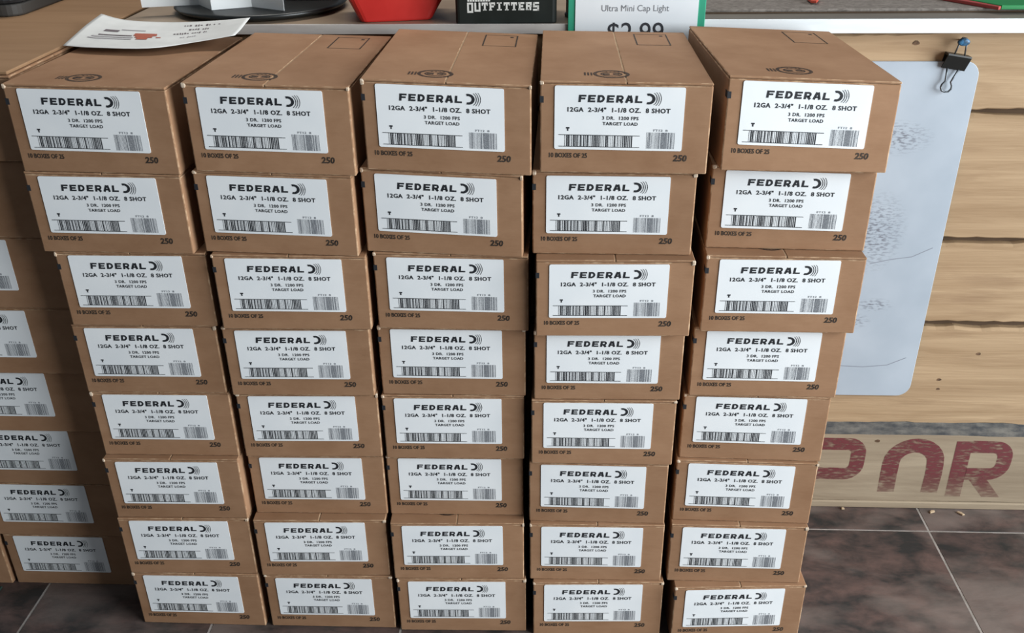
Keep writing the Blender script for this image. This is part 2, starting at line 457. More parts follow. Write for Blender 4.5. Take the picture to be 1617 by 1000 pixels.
def lv(v): return -v * HL
def lu(u): return (u - 0.5) * WL
def label_text(body, u0, u1, v0, v1, **k):
    return text_geo(body, lu(u0), lu(u1), lv(v1), lv(v0), **k)
def block_word(word, u0, u1, v0, v1):
    """heavy extended capitals with a slight slant"""
    x0, x1, z0, z1 = lu(u0), lu(u1), lv(v1), lv(v0)
    h = z1 - z0; n = len(word); pitch = (x1 - x0 + 0.0024) / n; w = pitch - 0.0024
    sv, sh = 0.0027, 0.0021
    gs = []
    for i, ch in enumerate(word):
        x = x0 + i * pitch
        R = lambda a, b, c, d: rect_geo(x + a, x + b, z0 + c, z0 + d)
        bar = R(0, sv, 0, h); top = R(sv, w, h - sh, h); bot = R(sv, w, 0, sh); mid = R(sv, w * 0.90, h / 2 - sh / 2, h / 2 + sh / 2)
        if ch == 'F': gs += [bar, top, mid]
        elif ch == 'E': gs += [bar, top, bot, mid]
        elif ch == 'L': gs += [bar, bot]
        elif ch == 'D':
            gs += [bar, strip(bowl(x + sv, x + w - sv / 2, z1 - sh / 2, z0 + sh / 2, h * 0.40), sh * 1.12)]
        elif ch == 'R':
            gs += [bar, strip(bowl(x + sv, x + w - sv / 2, z1 - sh / 2, z0 + h * 0.40, h * 0.26), sh * 1.05), strip([(x + w * 0.50, z0 + h * 0.40), (x + w - sv * 0.35, z0)], sv)]
        elif ch == 'A':
            m = x + w / 2
            gs += [strip([(x + sv * 0.3, z0), (m - sv * 0.25, z1)], sv), strip([(x + w - sv * 0.3, z0), (m + sv * 0.25, z1)], sv), R(w * 0.22, w * 0.78, h * 0.22, h * 0.22 + sh * 0.9)]
    V, F = join_geo(*gs)
    return [(a + 0.10 * (c - z0), c) for a, c in V], F
LETTERING = join_geo(
    block_word('FEDERAL', 0.183, 0.672, 0.135, 0.248),
    label_text('12GA  2-3/4"  1-1/8 OZ.  8 SHOT', 0.100, 0.893, 0.325, 0.402, bold=0.030, spacing=1.1),
    label_text('3 DR.  1200 FPS', 0.370, 0.652, 0.462, 0.518, bold=0.024, spacing=1.1),
    label_text('TARGET LOAD', 0.375, 0.648, 0.552, 0.606, bold=0.024, spacing=1.1),
    rect_geo(lu(0.092), lu(0.118), lv(0.668), lv(0.645)), rect_geo(lu(0.100), lu(0.110), lv(0.705), lv(0.668)),
)
SOFT = join_geo(
    label_text('FT12  8', 0.772, 0.882, 0.655, 0.690, bold=0.01),
)
ecx, ecy = lu(0.722), lv(0.182)
EMBLEM = join_geo(
    arc_geo(ecx, ecy, 0.0036, 0.0066, -108, 108, 18, sx=1.15, sy=0.98, taper=0.10),
    arc_geo(ecx + 0.0012, ecy, 0.0079, 0.0088, -56, 56, 12, taper=0.4),
    arc_geo(ecx + 0.0018, ecy, 0.0097, 0.0105, -49, 49, 12, taper=0.4),
    arc_geo(ecx + 0.0026, ecy, 0.0114, 0.0121, -41, 41, 12, taper=0.4),
)
def bars(u0, u1, v0, v1, seed, n, thick):
    rnd = random.Random(seed); gs = []; u = u0; step = (u1 - u0) / n
    for i in range(n):
        w = step * rnd.choice(thick)
        gs.append(rect_geo(lu(u), lu(min(u + w, u1)), lv(v1), lv(v0)))
        u += step
    return gs
BAR_A = join_geo(rect_geo(lu(0.034), lu(0.668), lv(0.772), lv(0.762)), rect_geo(lu(0.034), lu(0.668), lv(0.958), lv(0.948)),
                 *bars(0.082, 0.615, 0.772, 0.948, 3, 40, (0.16, 0.2, 0.3, 0.5, 0.65)))
BAR_B = join_geo(*bars(0.722, 0.945, 0.705, 0.965, 8, 24, (0.2, 0.3, 0.35, 0.6)))
CARTON_TXT = join_geo(
    label_text('250', 0.938, 1.048, 1.062, 1.172, bold=0.035, shear=0.12),
)
CARTON_TXT2 = label_text('10 BOXES OF 25', -0.040, 0.262, 1.062, 1.142, bold=0.030)
LABEL_OUT = rounded(-WL / 2, WL / 2, -HL, 0, 0.0022, 3)
# marks on the top flaps: (x, y) from label centre and front face
def ring(cx, cy, rx, ry, w, n=28):
    V, F = [], []
    for i in range(n):
        a = 2 * math.pi * i / n
        V += [(cx + (rx - w) * math.cos(a), cy + (ry - w) * math.sin(a)), (cx + rx * math.cos(a), cy + ry * math.sin(a))]
    return V, [(2 * i, 2 * i + 1, (2 * i + 3) % (2 * n), (2 * i + 2) % (2 * n)) for i in range(n)]
sx0, sy0 = -0.0085, 0.036
STAMP = join_geo(ring(sx0, sy0, 0.0215, 0.0185, 0.0040), ring(sx0, sy0, 0.0130, 0.0100, 0.0020),
                 rect_geo(sx0 - 0.010, sx0 - 0.002, sy0 - 0.004, sy0 + 0.003), rect_geo(sx0 + 0.002, sx0 + 0.0095, sy0 - 0.0028, sy0 + 0.004),
                 *[rect_geo(sx0 + q * 0.0048 - 0.0160, sx0 + q * 0.0048 - 0.0138, sy0 + 0.0098, sy0 + 0.0112) for q in range(2, 6)])
STAMP_TXT = join_geo(*[rect_geo(-0.0405 + q * 0.0038, -0.0384 + q * 0.0038, sy0 - 0.008, sy0 + 0.006) for q in range(3)])
qx0, qx1, qy0, qy1 = 0.0335, 0.0790, 0.198, 0.268
SQUARE = join_geo(rect_geo(qx0, qx0 + 0.0018, qy0, qy1), rect_geo(qx1 - 0.0018, qx1, qy0, qy1), rect_geo(qx0, qx1, qy0, qy0 + 0.0014),
                  rect_geo(qx0, qx1, qy1 - 0.0014, qy1), rect_geo(qx1 - 0.0105, qx1 - 0.006, qy1 - 0.014, qy1 - 0.008))

ROWP = {0: 'topmost in', 1: 'second from the top of', 2: 'third from the top of', 3: 'fourth from the top of', 4: 'fourth up from the floor in',
        5: 'third up from the floor in', 6: 'second up from the floor in', 7: 'at the bottom of'}
COLP = {-1: 'the shaded recessed stack', 0: 'the stack beside the recessed stack', 1: 'the second stack from the recessed stack',
        2: 'the middle stack of the front five', 3: 'the second stack from the grey board', 4: 'the stack nearest the grey board'}

def boundary(col, r, x):
    """height of the surface between carton r-1 and r of a stack, x from the label centre line of carton r"""
    cs = CARTONS[col]
    if r == 8 or (r not in cs and r - 1 not in cs):
        return 0.0
    base = (8 - r) * H
    ts = []
    for q in (r - 1, r):
        if q in cs and q >= 0:
            ts.append(cs[q][4] + cs[q][3] * (x - cs[q][0]))
    if col == 4 and r == 1:                 # the top carton's base follows the level of the one below
        return base + 0.2 * ts[0] + 0.8 * ts[1]
    return base + sum(ts) / len(ts)

def build_carton(col, row, label, group):
    x, y, rz, t, dz = CARTONS[col][row]
    ca, sa = math.cos(rz), math.sin(rz)
    a = Vector((ca, sa, 0)); n = Vector((-sa, ca, 0)); up = Vector((0, 0, 1))
    org = Vector((x, y, 0))
    root = thing('shell_carton', label, 'carton', (x, y, boundary(col, row + 1, x)), group)
    base = Vector(root.location)
    def warp(p):
        zb = boundary(col, row + 1, x + p.x); zt = boundary(col, row, x + p.x)
        return org + a * p.x + n * p.y + up * (zb + p.z / H * (zt - zb)) - base
    def put(name, geo, mats, parent=root):
        vs, fs, ms = geo
        o = mesh_obj(name, [warp(v) for v in vs], fs, mats, parent)
        o.data.polygons.foreach_set('material_index', ms)
        return o
    if col == -1:                           # the recessed cartons stand with their broad side out
        wp = wide_pieces(-0.0105 - x, 0.2350)
        put('carton_body', wp[0], [KRAFT, KRAFT_EDGE]); put('top_flap', wp[1], [KRAFT, KRAFT_EDGE]); put('top_flap', wp[2], [KRAFT, KRAFT_EDGE])
    else:
        put('carton_body', BODY, [KRAFT, KRAFT_EDGE])
    if col == -1: pass
    elif row == 0 and col in (0, 4):          # these two lie with the seamless side up
        put('top_flap', FLAP_F, [KRAFT, KRAFT_EDGE])
    else:
        put('top_flap', FLAP_L, [KRAFT, KRAFT_EDGE]); put('top_flap', FLAP_R, [KRAFT, KRAFT_EDGE])
        put('flap_seam', SEAMG, [SEAM])
    # sticker on the front, at its own small tilt
    ax = Vector((math.cos(t) * ca, math.cos(t) * sa, math.sin(t)))
    o0 = org + up * ((8 - row) * H - MT + dz) - base
    def face(s, q, off): return o0 + ax * s + up * q - n * off
    vs = [face(s, q, 0.0003) for s, q in LABEL_OUT] + [face(s, q, -0.0004) for s, q in LABEL_OUT]
    m = len(LABEL_OUT)
    fs = [tuple(range(m)), tuple(range(2 * m - 1, m - 1, -1))] + [(i, i + m, (i + 1) % m + m, (i + 1) % m) for i in range(m)]
    lab = mesh_obj('label', vs, fs, PAPER, root)
    lab['label'] = 'white printed sticker'
    def ink(name, geo, mat, parent, off): 
        return mesh_obj(name, [face(s, q, off) for s, q in geo[0]], geo[1], mat, parent)
    le = ink('lettering', LETTERING, INK, lab, 0.00055)
    ink('small_print', SOFT, INK_SOFT, lab, 0.00055)
    ink('emblem', EMBLEM, INK, lab, 0.00055)
    ink('barcode', BAR_A, INK, lab, 0.00055)
    ink('barcode', BAR_B, INK_SOFT, lab, 0.00055)
    if col != -1:
        ink('carton_lettering', CARTON_TXT, INK_CARTON, root, -0.0003)
        ink('carton_lettering', CARTON_TXT2, INK_CARTON, root, -0.0003)
    # crushed corners where the board has torn pale
    rs = random.Random(row * 17 + col * 5 + 3)
    for side, prob in ((-1, 0.7), (1, 0.45)):
        if rs.random() < prob and col != -1:
            k1, k2, k3 = rs.uniform(0.003, 0.0058), rs.uniform(0.003, 0.005), rs.uniform(0.0035, 0.007)
            cx = -W2L - 0.0006 if side < 0 else W2R - k1 + 0.0006
            vs_, fs_, ms_ = SCUFF
            put('torn_corner', ([Vector((cx + v.x * k1, -0.0007 + v.y * k2, H - k3 - 0.0004 + v.z * k3)) for v in vs_], fs_, [0] * len(fs_)), [CHIP])
    # black registration mark wrapped round the front corner
    mk = canon(box_bm(-W2L - 0.0003, -W2L + 0.0042, 0.0002, 0.012, H - 0.0250, H - 0.0175))
    put('edge_mark', mk, [INK])
    # printing on the flaps shows only where nothing stands on them
    show = row == 0 or (row - 1 in CARTONS[col] and CARTONS[col][row - 1][1] - y > 0.010)
    if show:
        def top(name, geo, mat):
            return mesh_obj(name, [warp(Vector((s, q, H + 0.0002))) for s, q in geo[0]], geo[1], mat, root)
        top('round_stamp', STAMP, INK_FADED)
        if row == 0:
            top('stamp_lettering', STAMP_TXT, INK_FADED)
            if col != 0: top('printed_square', SQUARE, INK_CARTON)
    return root

for col in CARTONS:
    for row in CARTONS[col]:
        if col == -2:
            build_carton(col, row, 'brown carton on the floor beside the bottom of the shaded recessed stack', 'shell cartons behind')
        else:
            build_carton(col, row, 'brown shell carton %s %s' % (ROWP[row], COLP[col]), 'shell cartons in stacks' if col >= 0 else 'shell cartons in the recessed stack')

# ---------------------------------------------------------------- cardboard behind the recessed stack
tc_ = thing('tall_carton', 'tall plain cardboard carton standing behind the recessed stack', 'carton', (-0.26, 0.53, 0.0))
bm_obj('carton_body', box_bm(-0.245, 0.245, -0.155, 0.16, 0.0, 0.8610, 0.003, 2, 1), [KRAFT, KRAFT_EDGE], tc_)
bm_obj('top_flap', box_bm(-0.244, 0.244, -0.154, 0.001, 0.8612, 0.8638, 0.0008), KRAFT, tc_)
bm_obj('top_flap', box_bm(-0.244, 0.244, 0.003, 0.159, 0.8612, 0.8638, 0.0008), KRAFT, tc_)
KRAFT_SHEET = noisy('kraft_sheet', (0.285, 0.165, 0.085), (0.335, 0.200, 0.108), (4, 40, 4), 5, 0.78, 0.3, 0.7, 0.15, (8, 160, 8),
                    extra=((0.26, 0.15, 0.08), (3, 22, 3), 0.58, 0.75, 0.5))
sh = bm_obj('cardboard_sheet', box_bm(-0.48, -0.0145, 0.034, 0.60, 0.8645, 0.8685, 0.0012, 2), KRAFT_SHEET)
tag(sh, 'flat cardboard sheet lying across the top of the recessed stack', 'cardboard')
KIT_DK = noisy('black_plastic', (0.012, 0.014, 0.017), (0.026, 0.031, 0.036), (30, 30, 30), 3, 0.42, spec=0.5)
KIT_GR = plain('dark_grey_plastic', (0.055, 0.050, 0.045), 0.6)
kc = thing('black_case', 'black plastic case with grey base lying on the cardboard sheet', 'case', (-0.318, 0.488, 0.8687))
bm_obj('base', prism_bm(rounded(-0.145, 0.140, -0.104, 0.09, 0.025), 0.0, 0.018, 0.003), KIT_GR, kc)
bm_obj('lid', prism_bm(rounded(-0.148, 0.143, -0.107, 0.092, 0.03), 0.0185, 0.075, 0.006), KIT_DK, kc)
bm_obj('latch', box_bm(-0.02, 0.03, -0.111, -0.1045, 0.012, 0.034, 0.002), KIT_GR, kc)

# ---------------------------------------------------------------- loose flyer on the cartons
FL = [[(-.0191, .3231, .884), (.0187, .3181, .876), (.086, .3135, .8735), (.1548, .3057, .877), (.2149, .2795, .886)],
      [(-.0225, .2798, .8775), (.0226, .2732, .873), (.0971, .2692, .8705), (.1608, .266, .874), (.2172, .2485, .884)],
      [(-.0174, .2256, .8728), (.0269, .2093, .8712), (.1147, .2093, .8695), (.1644, .224, .872), (.2182, .22, .881)],
      [(-.0081, .1702, .8705), (.0359, .1584, .8705), (.1133, .156, .8698), (.1676, .1879, .8715), (.2167, .1972, .878)]]
def flyer_pt(s, t, off=0.0):
    """s along 0..1, t from the far edge (0) to the near edge (1): cubic blend of the control net"""
    def cr(p, x):
        n = len(p) - 1; i = min(int(x * n), n - 1); f = x * n - i
        g = lambda k: p[max(0, min(n, k))]
        a, b, c, d = g(i - 1), g(i), g(i + 1), g(i + 2)
        return 0.5 * ((2 * b) + (c - a) * f + (2 * a - 5 * b + 4 * c - d) * f * f + (3 * b - a - 3 * c + d) * f ** 3)
    rows = [cr([Vector(q) for q in r], s) for r in FL]
    p = cr(rows, t); p.z += off
    return p
def flyer_patch(u0, u1, v0, v1, nu, nv, off):
    V = [flyer_pt(u0 + (u1 - u0) * i / nu, v0 + (v1 - v0) * j / nv, off) for j in range(nv + 1) for i in range(nu + 1)]
    F = [(j * (nu + 1) + i, (j + 1) * (nu + 1) + i, (j + 1) * (nu + 1) + i + 1, j * (nu + 1) + i + 1) for j in range(nv) for i in range(nu)]
    return V, F
FLY = noisy('flyer_paper', (0.70, 0.70, 0.68), (0.78, 0.78, 0.76), (20, 20, 20), 2, 0.55)
V, F = flyer_patch(0, 1, 0, 1, 20, 14, 0.0003)
V2, F2 = flyer_patch(0, 1, 0, 1, 20, 14, 0.0)
k = len(V)
F += [tuple(i + k for i in reversed(f)) for f in F2]
nu, nv = 20, 14
rim = [i for i in range(nu + 1)] + [j * (nu + 1) + nu for j in range(1, nv + 1)] + [nv * (nu + 1) + i for i in range(nu - 1, -1, -1)] + [j * (nu + 1) for j in range(nv - 1, 0, -1)]
for i in range(len(rim)):
    a_, b_ = rim[i], rim[(i + 1) % len(rim)]
    F.append((a_, b_, b_ + k, a_ + k))
fy = thing('flyer', 'curled white paper flyer with a red drawing lying across the cartons', 'flyer', (0.1, 0.24, 0.8695))
def under(o, root):
    o.parent = root; o.matrix_parent_inverse = Matrix.Translation(root.location).inverted(); return o
sheet = under(mesh_obj('paper', V + V2, F, FLY), fy)
sheet.data.polygons.foreach_set('use_smooth', [True] * len(sheet.data.polygons))
FRED = plain('flyer_red', (0.42, 0.10, 0.055), 0.6); FDK = plain('flyer_dark', (0.16, 0.13, 0.14), 0.6); FGY = plain('flyer_grey', (0.42, 0.40, 0.41), 0.6)
def fprint(name, rects, mat):
    Vs, Fs = [], []
    for (u0, u1, v0, v1) in rects:
        v_, f_ = flyer_patch(u0, u1, v0, v1, max(1, int((u1 - u0) * 40)), 2, 0.0008)
        kk = len(Vs); Vs += v_; Fs += [tuple(i + kk for i in f) for f in f_]
    return under(mesh_obj(name, Vs, Fs, mat), fy)
for rc in [(0.365, 0.455, 0.47, 0.545), (0.375, 0.440, 0.545, 0.60), (0.385, 0.425, 0.60, 0.66), (0.455, 0.475, 0.58, 0.605)]:
    fprint('drawing', [rc], FRED)
for rc in [(0.20, 0.285, 0.40, 0.455), (0.20, 0.36, 0.535, 0.56)]:
    fprint('drawing', [rc], FDK)
for rc in [(0.17, 0.37, 0.585, 0.615), (0.155, 0.37, 0.64, 0.67), (0.29, 0.40, 0.37, 0.395)]:
    fprint('drawing', [rc], FGY)
rnd = random.Random(4)
for (u0, u1, v0) in ((0.585, 0.79, 0.20), (0.62, 0.735, 0.35), (0.535, 0.745, 0.49), (0.58, 0.69, 0.63)):
    rects = []; u = u0
    while u < u1:                       # handwriting too small to read: short strokes
        w = rnd.uniform(0.007, 0.014); h = rnd.uniform(0.03, 0.07)
        rects.append((u, u + w, v0 - h / 2, v0 + h / 2 * rnd.uniform(0.4, 1)))
        u += w + rnd.choice((0.006, 0.006, 0.02))
    fprint('handwriting', rects, FGY if v0 > 0.5 else FDK)

# ---------------------------------------------------------------- things on the counter
BLACK = plain('satin_black', (0.012, 0.014, 0.014), 0.35, spec=0.5)
ds = thing('turntable', 'round black turntable base lying on the counter under folded leaflet', 'turntable', (0.185, 0.445, ctop(0.185)))
bm = bmesh.new()
prof = [(0.0, 0.0), (0.112, 0.0), (0.128, 0.004), (0.133, 0.009), (0.128, 0.012), (0.0, 0.0125)]
rings_ = []
for r_, z_ in prof:
    rings_.append([bm.verts.new((r_ * math.cos(2 * math.pi * q / 48), r_ * math.sin(2 * math.pi * q / 48), z_)) for q in range(48)] if r_ else [bm.verts.new((0, 0, z_))])
for A_, B_ in zip(rings_[:-1], rings_[1:]):
    for q in range(48):
        if len(A_) == 1: bm.faces.new((A_[0], B_[q], B_[(q + 1) % 48]))
        elif len(B_) == 1: bm.faces.new((A_[q], A_[(q + 1) % 48], B_[0]))
        else: bm.faces.new((A_[q], A_[(q + 1) % 48], B_[(q + 1) % 48], B_[q]))
bmesh.ops.recalc_face_normals(bm, faces=bm.faces[:])
bm_obj('disc', bm, BLACK, ds, True)
bm_obj('foot_ring', prism_bm([(0.10 * math.cos(2 * math.pi * q / 32), 0.10 * math.sin(2 * math.pi * q / 32)) for q in range(32)], -0.0005, 0.003), KIT_GR, ds)

WHITE = noisy('leaflet_white', (0.78, 0.79, 0.78), (0.85, 0.86, 0.85), (20, 20, 20), 2, 0.5)
def zigzag(name, pts, z0, h, th, mat, label, cat):
    """a sheet folded into upright panels; each panel is a part"""
    root = thing(name, label, cat, (pts[0][0], pts[0][1], z0))
    for i in range(len(pts) - 1):
        p, q = Vector(pts[i]), Vector(pts[i + 1]); dvec = (q - p).normalized(); nn = Vector((-dvec.y, dvec.x)) * th / 2
        o = Vector(pts[0])
        quad = [p + nn - o, q + nn - o, q - nn - o, p - nn - o]
        bm_obj('panel', prism_bm([tuple(v) for v in quad], 0.0, h), mat, root)
    return root
zb_ = ctop(0.15) + 0.0128
zigzag('folded_leaflet', [(0.020, 0.378), (0.100, 0.402), (0.135, 0.355), (0.188, 0.382), (0.246, 0.348)], zb_, 0.10, 0.0008, WHITE,
       'white leaflet folded in upright zigzag panels on the black turntable', 'leaflet')
gp = bm_obj('grey_card', box_bm(0.0, 0.085, 0.0, 0.0015, 0.0, 0.08), plain('grey_card', (0.36, 0.32, 0.29), 0.6))
gp.location = (0.222, 0.445, ctop(0.25) + 0.0127); gp.rotation_euler = (0, 0, 0.15)
tag(gp, 'grey card standing on the black turntable behind the white leaflet', 'card')

RED = noisy('red_plastic', (0.50, 0.022, 0.018), (0.58, 0.032, 0.026), (14, 14, 14), 3, 0.35, spec=0.5)
RED_DK = plain('dark_red_plastic', (0.26, 0.012, 0.012), 0.4)
rb = thing('red_box', 'bright red rounded box standing at the counter edge beside black box', 'box', (0.404, 0.380, ctop(0.404)))
rb.rotation_euler = (0, 0, 0.22)
bm = prism_bm(rounded(-0.052, 0.052, -0.050, 0.050, 0.010, 4), 0.0, 0.115, 0.003)
ez = [e for e in bm.edges if abs(e.verts[0].co.z - e.verts[1].co.z) > 0.05]
bmesh.ops.subdivide_edges(bm, edges=ez, cuts=5)
for v in bm.verts:
    kz = min(1.0, v.co.z / 0.05)
    v.co.x *= 1 + 0.60 * kz * (1.0 if v.co.x > 0 else 0.75)
    v.co.y *= 1 + 0.06 * kz
bm_obj('tub', bm, RED, rb, False)
bm_obj('rim', prism_bm(rounded(-0.077, 0.085, -0.055, 0.055, 0.012, 6), 0.1155, 0.124, 0.002), RED_DK, rb)

ob = thing('black_box', 'black box with white slab lettering standing at the counter edge', 'box', (0.5745, 0.3675, ctop(0.5745)))
ob.rotation_euler = (0, 0, 0.03)
BOXK = noisy('black_green_card', (0.010, 0.014, 0.012), (0.017, 0.022, 0.020), (20, 20, 20), 3, 0.5)
bm_obj('box_body', prism_bm(rounded(-0.0725, 0.0725, -0.055, 0.055, 0.006, 3), 0.0, 0.095, 0.002), BOXK, ob)
bm_obj('box_lid', prism_bm(rounded(-0.0735, 0.0735, -0.0555, 0.056, 0.006, 3), 0.0955, 0.108, 0.002), BOXK, ob)
CREAM = plain('cream_print', (0.72, 0.72, 0.68), 0.6)
# slab block letters
def slab(ch, x, w, z, h, s):
    R = lambda a, b, c, d: rect_geo(x + a * w, x + b * w, z + c * h, z + d * h)
    tX, tZ = s / w, s / h
    g = {'O': [R(0, tX, 0, 1), R(1 - tX, 1, 0, 1), R(tX, 1 - tX, 0, tZ), R(tX, 1 - tX, 1 - tZ, 1)],
         'U': [R(0, tX, 0, 1), R(1 - tX, 1, 0, 1), R(tX, 1 - tX, 0, tZ)],
         'T': [R(0, 1, 1 - tZ, 1), R(.5 - tX / 2, .5 + tX / 2, 0, 1 - tZ), R(0, tX * .6, 1 - 1.7 * tZ, 1 - tZ), R(1 - tX * .6, 1, 1 - 1.7 * tZ, 1 - tZ), R(.5 - tX, .5 + tX, 0, tZ * .6)],
         'F': [R(.08, .08 + tX, 0, 1), R(0, 1, 1 - tZ, 1), R(tX, .8, .5 - tZ / 2, .5 + tZ / 2), R(0, .2 + tX, 0, tZ * .6), R(1 - tX * .6, 1, 1 - 1.6 * tZ, 1 - tZ)],
         'I': [R(.5 - tX / 2, .5 + tX / 2, 0, 1), R(.1, .9, 0, tZ * .7), R(.1, .9, 1 - tZ * .7, 1)],
         'E': [R(.08, .08 + tX, 0, 1), R(0, 1, 1 - tZ, 1), R(0, 1, 0, tZ), R(tX, .8, .5 - tZ / 2, .5 + tZ / 2)],
         'R': [R(.05, .05 + tX, 0, 1), R(0, 1, 1 - tZ, 1), R(1 - tX, 1, .45, 1 - tZ), R(tX, 1, .40, .40 + tZ), R(.62, .62 + tX, 0, .40), R(0, .05 + tX * 1.4, 0, tZ * .6)],
         'S': [R(0, 1, 1 - tZ, 1), R(0, 1, 0, tZ), R(0, 1, .5 - tZ / 2, .5 + tZ / 2), R(0, tX, .5, 1), R(1 - tX, 1, 0, .5)]}[ch]
        # O and U drop below the line, as on the box
    return g
gs = []
word = 'OUTFITTERS'; x = -0.0555; pitch = 0.01045
for i, ch in enumerate(word):
    drop = 0.0030 if i == 0 else (0.0014 if i == 1 else (0.0008 if i == 9 else 0.0))
    gs += slab(ch, x, 0.0086, 0.0187 - drop, 0.0112 + drop, 0.0026)
    x += pitch
vs, fs = join_geo(*gs)
mesh_obj('lettering', [(a_, -0.0553, b_) for a_, b_ in vs], fs, CREAM, ob)
gs = [rect_geo(-0.0550 + q * 0.0037, -0.0550 + q * 0.0037 + 0.0029, 0.0312, 0.0375) for q in range(9)]
vs, fs = join_geo(*gs)
mesh_obj('small_lettering', [(a_, -0.0553, b_) for a_, b_ in vs], fs, CREAM, ob)

# beige roll behind the price sign
br = thing('beige_roll', 'beige roll standing on a dark base behind the price sign', 'roll', (0.692, 0.372, ctop(0.692)))
cyl = lambda r, n=28: [(r * math.cos(2 * math.pi * q / n), r * math.sin(2 * math.pi * q / n)) for q in range(n)]
bm_obj('roll', prism_bm(cyl(0.0295), 0.0045, 0.12, 0.002), plain('beige_paper', (0.42, 0.37, 0.30), 0.8), br)
bm_obj('base', prism_bm(cyl(0.0315), 0.0, 0.0043, 0.001), KIT_DK, br)

# price sign hooked on the counter edge
SIGN_G = plain('sign_green', (0.035, 0.33, 0.20), 0.45)
SIGN_W = noisy('sign_card', (0.76, 0.80, 0.83), (0.82, 0.85, 0.87), (8, 8, 8), 2, 0.4)
GREY_T = plain('sign_grey_text', (0.20, 0.21, 0.23), 0.6); DARK_T = plain('sign_dark_text', (0.035, 0.037, 0.045), 0.6)
ps = thing('price_sign', 'white price sign with green side borders fixed to the counter edge', 'sign', (0.7615, 0.3055, 0.800))
bm_obj('backing', box_bm(-0.0970, 0.0970, 0.0, 0.0035, 0.0, 0.170, 0.0008), SIGN_G, ps)
cd = bm_obj('card', box_bm(-0.0865, 0.0865, -0.0012, 0.0001, 0.004, 0.166), SIGN_W, ps)
def sign_text(body, x0, x1, z0, z1, mat, **k):
    vs, fs = text_geo(body, x0, x1, z0, z1, res=4, **k)
    return mesh_obj('lettering', [(a_, -0.00145, b_) for a_, b_ in vs], fs, mat, cd)
sign_text('Ultra Mini Cap Light', -0.0495, 0.0455, 0.0862, 0.0975, GREY_T)
sign_text('$2.99', -0.0400, 0.0395, 0.0410, 0.0735, DARK_T)

# ribbed mat with printing, further along the counter
MAT = noisy('woven_mat', (0.135, 0.115, 0.100), (0.245, 0.215, 0.190), (70, 160, 70), 2, 0.85, 0.35, 0.65, 0.5, (120, 300, 120), distortion=1.5)
tm = thing('woven_mat', 'grey woven mat lying on the counter above the planks', 'mat', (0.862, 0.354, ctop(0.862)))
tm.rotation_euler = (0, 0, 0.012)
bm_obj('mat', box_bm(0.0, 0.475, 0.0, 0.30, 0.0020, 0.0062, 0.001), MAT, tm)
bm_obj('border', box_bm(0.001, 0.474, 0.001, 0.299, 0.0001, 0.0019), DARK, tm)  # dark slab under the mat, painting in its gap shadow
rt = bm_obj('red_tag', prism_bm([(-0.004, 0.0), (0.003, -0.004), (0.010, 0.012), (0.016, 0.035), (-0.004, 0.035)], 0.0, 0.004, 0.001), plain('tag_red', (0.50, 0.07, 0.04), 0.5))
rt.location = (1.030, 0.392, ctop(1.035) + 0.0083)
tag(rt, 'small red plastic tag lying on the grey woven mat', 'tag')
gb = thing('green_folder', 'green folder with a red border strip lying over the end of the mat', 'folder', (1.285, 0.345, ctop(1.31) + 0.0064))
bm_obj('cover', prism_bm([(0.0, 0.0), (0.32, 0.0), (0.32, 0.20), (-0.105, 0.20)], 0.0, 0.006, 0.001), plain('folder_green', (0.012, 0.20, 0.055), 0.4), gb)
bm_obj('border_strip', prism_bm([(-0.006, -0.004), (-0.001, 0.0), (-0.106, 0.20), (-0.130, 0.20)], 0.0, 0.005, 0.0008), plain('folder_red', (0.36, 0.055, 0.05), 0.5), gb)

# ---------------------------------------------------------------- grey board hung from a nail by a binder clip
BOARD, nt, b = new_mat('scuffed_grey_board')
N, L = nt.nodes, nt.links
tcx = N.new('ShaderNodeTexCoord')
n1 = N.new('ShaderNodeTexNoise'); n1.inputs['Scale'].default_value = 9.0; n1.inputs['Detail'].default_value = 5.0
L.new(tcx.outputs['Object'], n1.inputs['Vector'])
cr = N.new('ShaderNodeValToRGB')
cr.color_ramp.elements[0].position = 0.3; cr.color_ramp.elements[0].color = (0.32, 0.37, 0.425, 1)
cr.color_ramp.elements[1].position = 0.7; cr.color_ramp.elements[1].color = (0.395, 0.445, 0.50, 1)
L.new(n1.outputs['Fac'], cr.inputs['Fac'])
def blotch(cx, cz, rx, rz):
    mp = N.new('ShaderNodeMapping'); mp.inputs['Location'].default_value = (-cx / rx, 0, -cz / rz); mp.inputs['Scale'].default_value = (1 / rx, 0.0, 1 / rz)
    L.new(tcx.outputs['Object'], mp.inputs['Vector'])
    ln = N.new('ShaderNodeVectorMath'); ln.operation = 'LENGTH'; L.new(mp.outputs[0], ln.inputs[0])
    mr = N.new('ShaderNodeMapRange'); mr.inputs['From Min'].default_value = 1.0; mr.inputs['From Max'].default_value = 0.25
    L.new(ln.outputs['Value'], mr.inputs['Value']); return mr.outputs[0]
sc = N.new('ShaderNodeMapping'); sc.inputs['Scale'].default_value = (110, 1, 330); sc.inputs['Rotation'].default_value = (0, 0.25, 0)
L.new(tcx.outputs['Object'], sc.inputs['Vector'])
n2 = N.new('ShaderNodeTexNoise'); n2.inputs['Scale'].default_value = 1.0; n2.inputs['Detail'].default_value = 4.0
L.new(sc.outputs[0], n2.inputs['Vector'])
scr = N.new('ShaderNodeMapRange'); scr.inputs['From Min'].default_value = 0.48; scr.inputs['From Max'].default_value = 0.60
L.new(n2.outputs['Fac'], scr.inputs['Value'])
tot = None
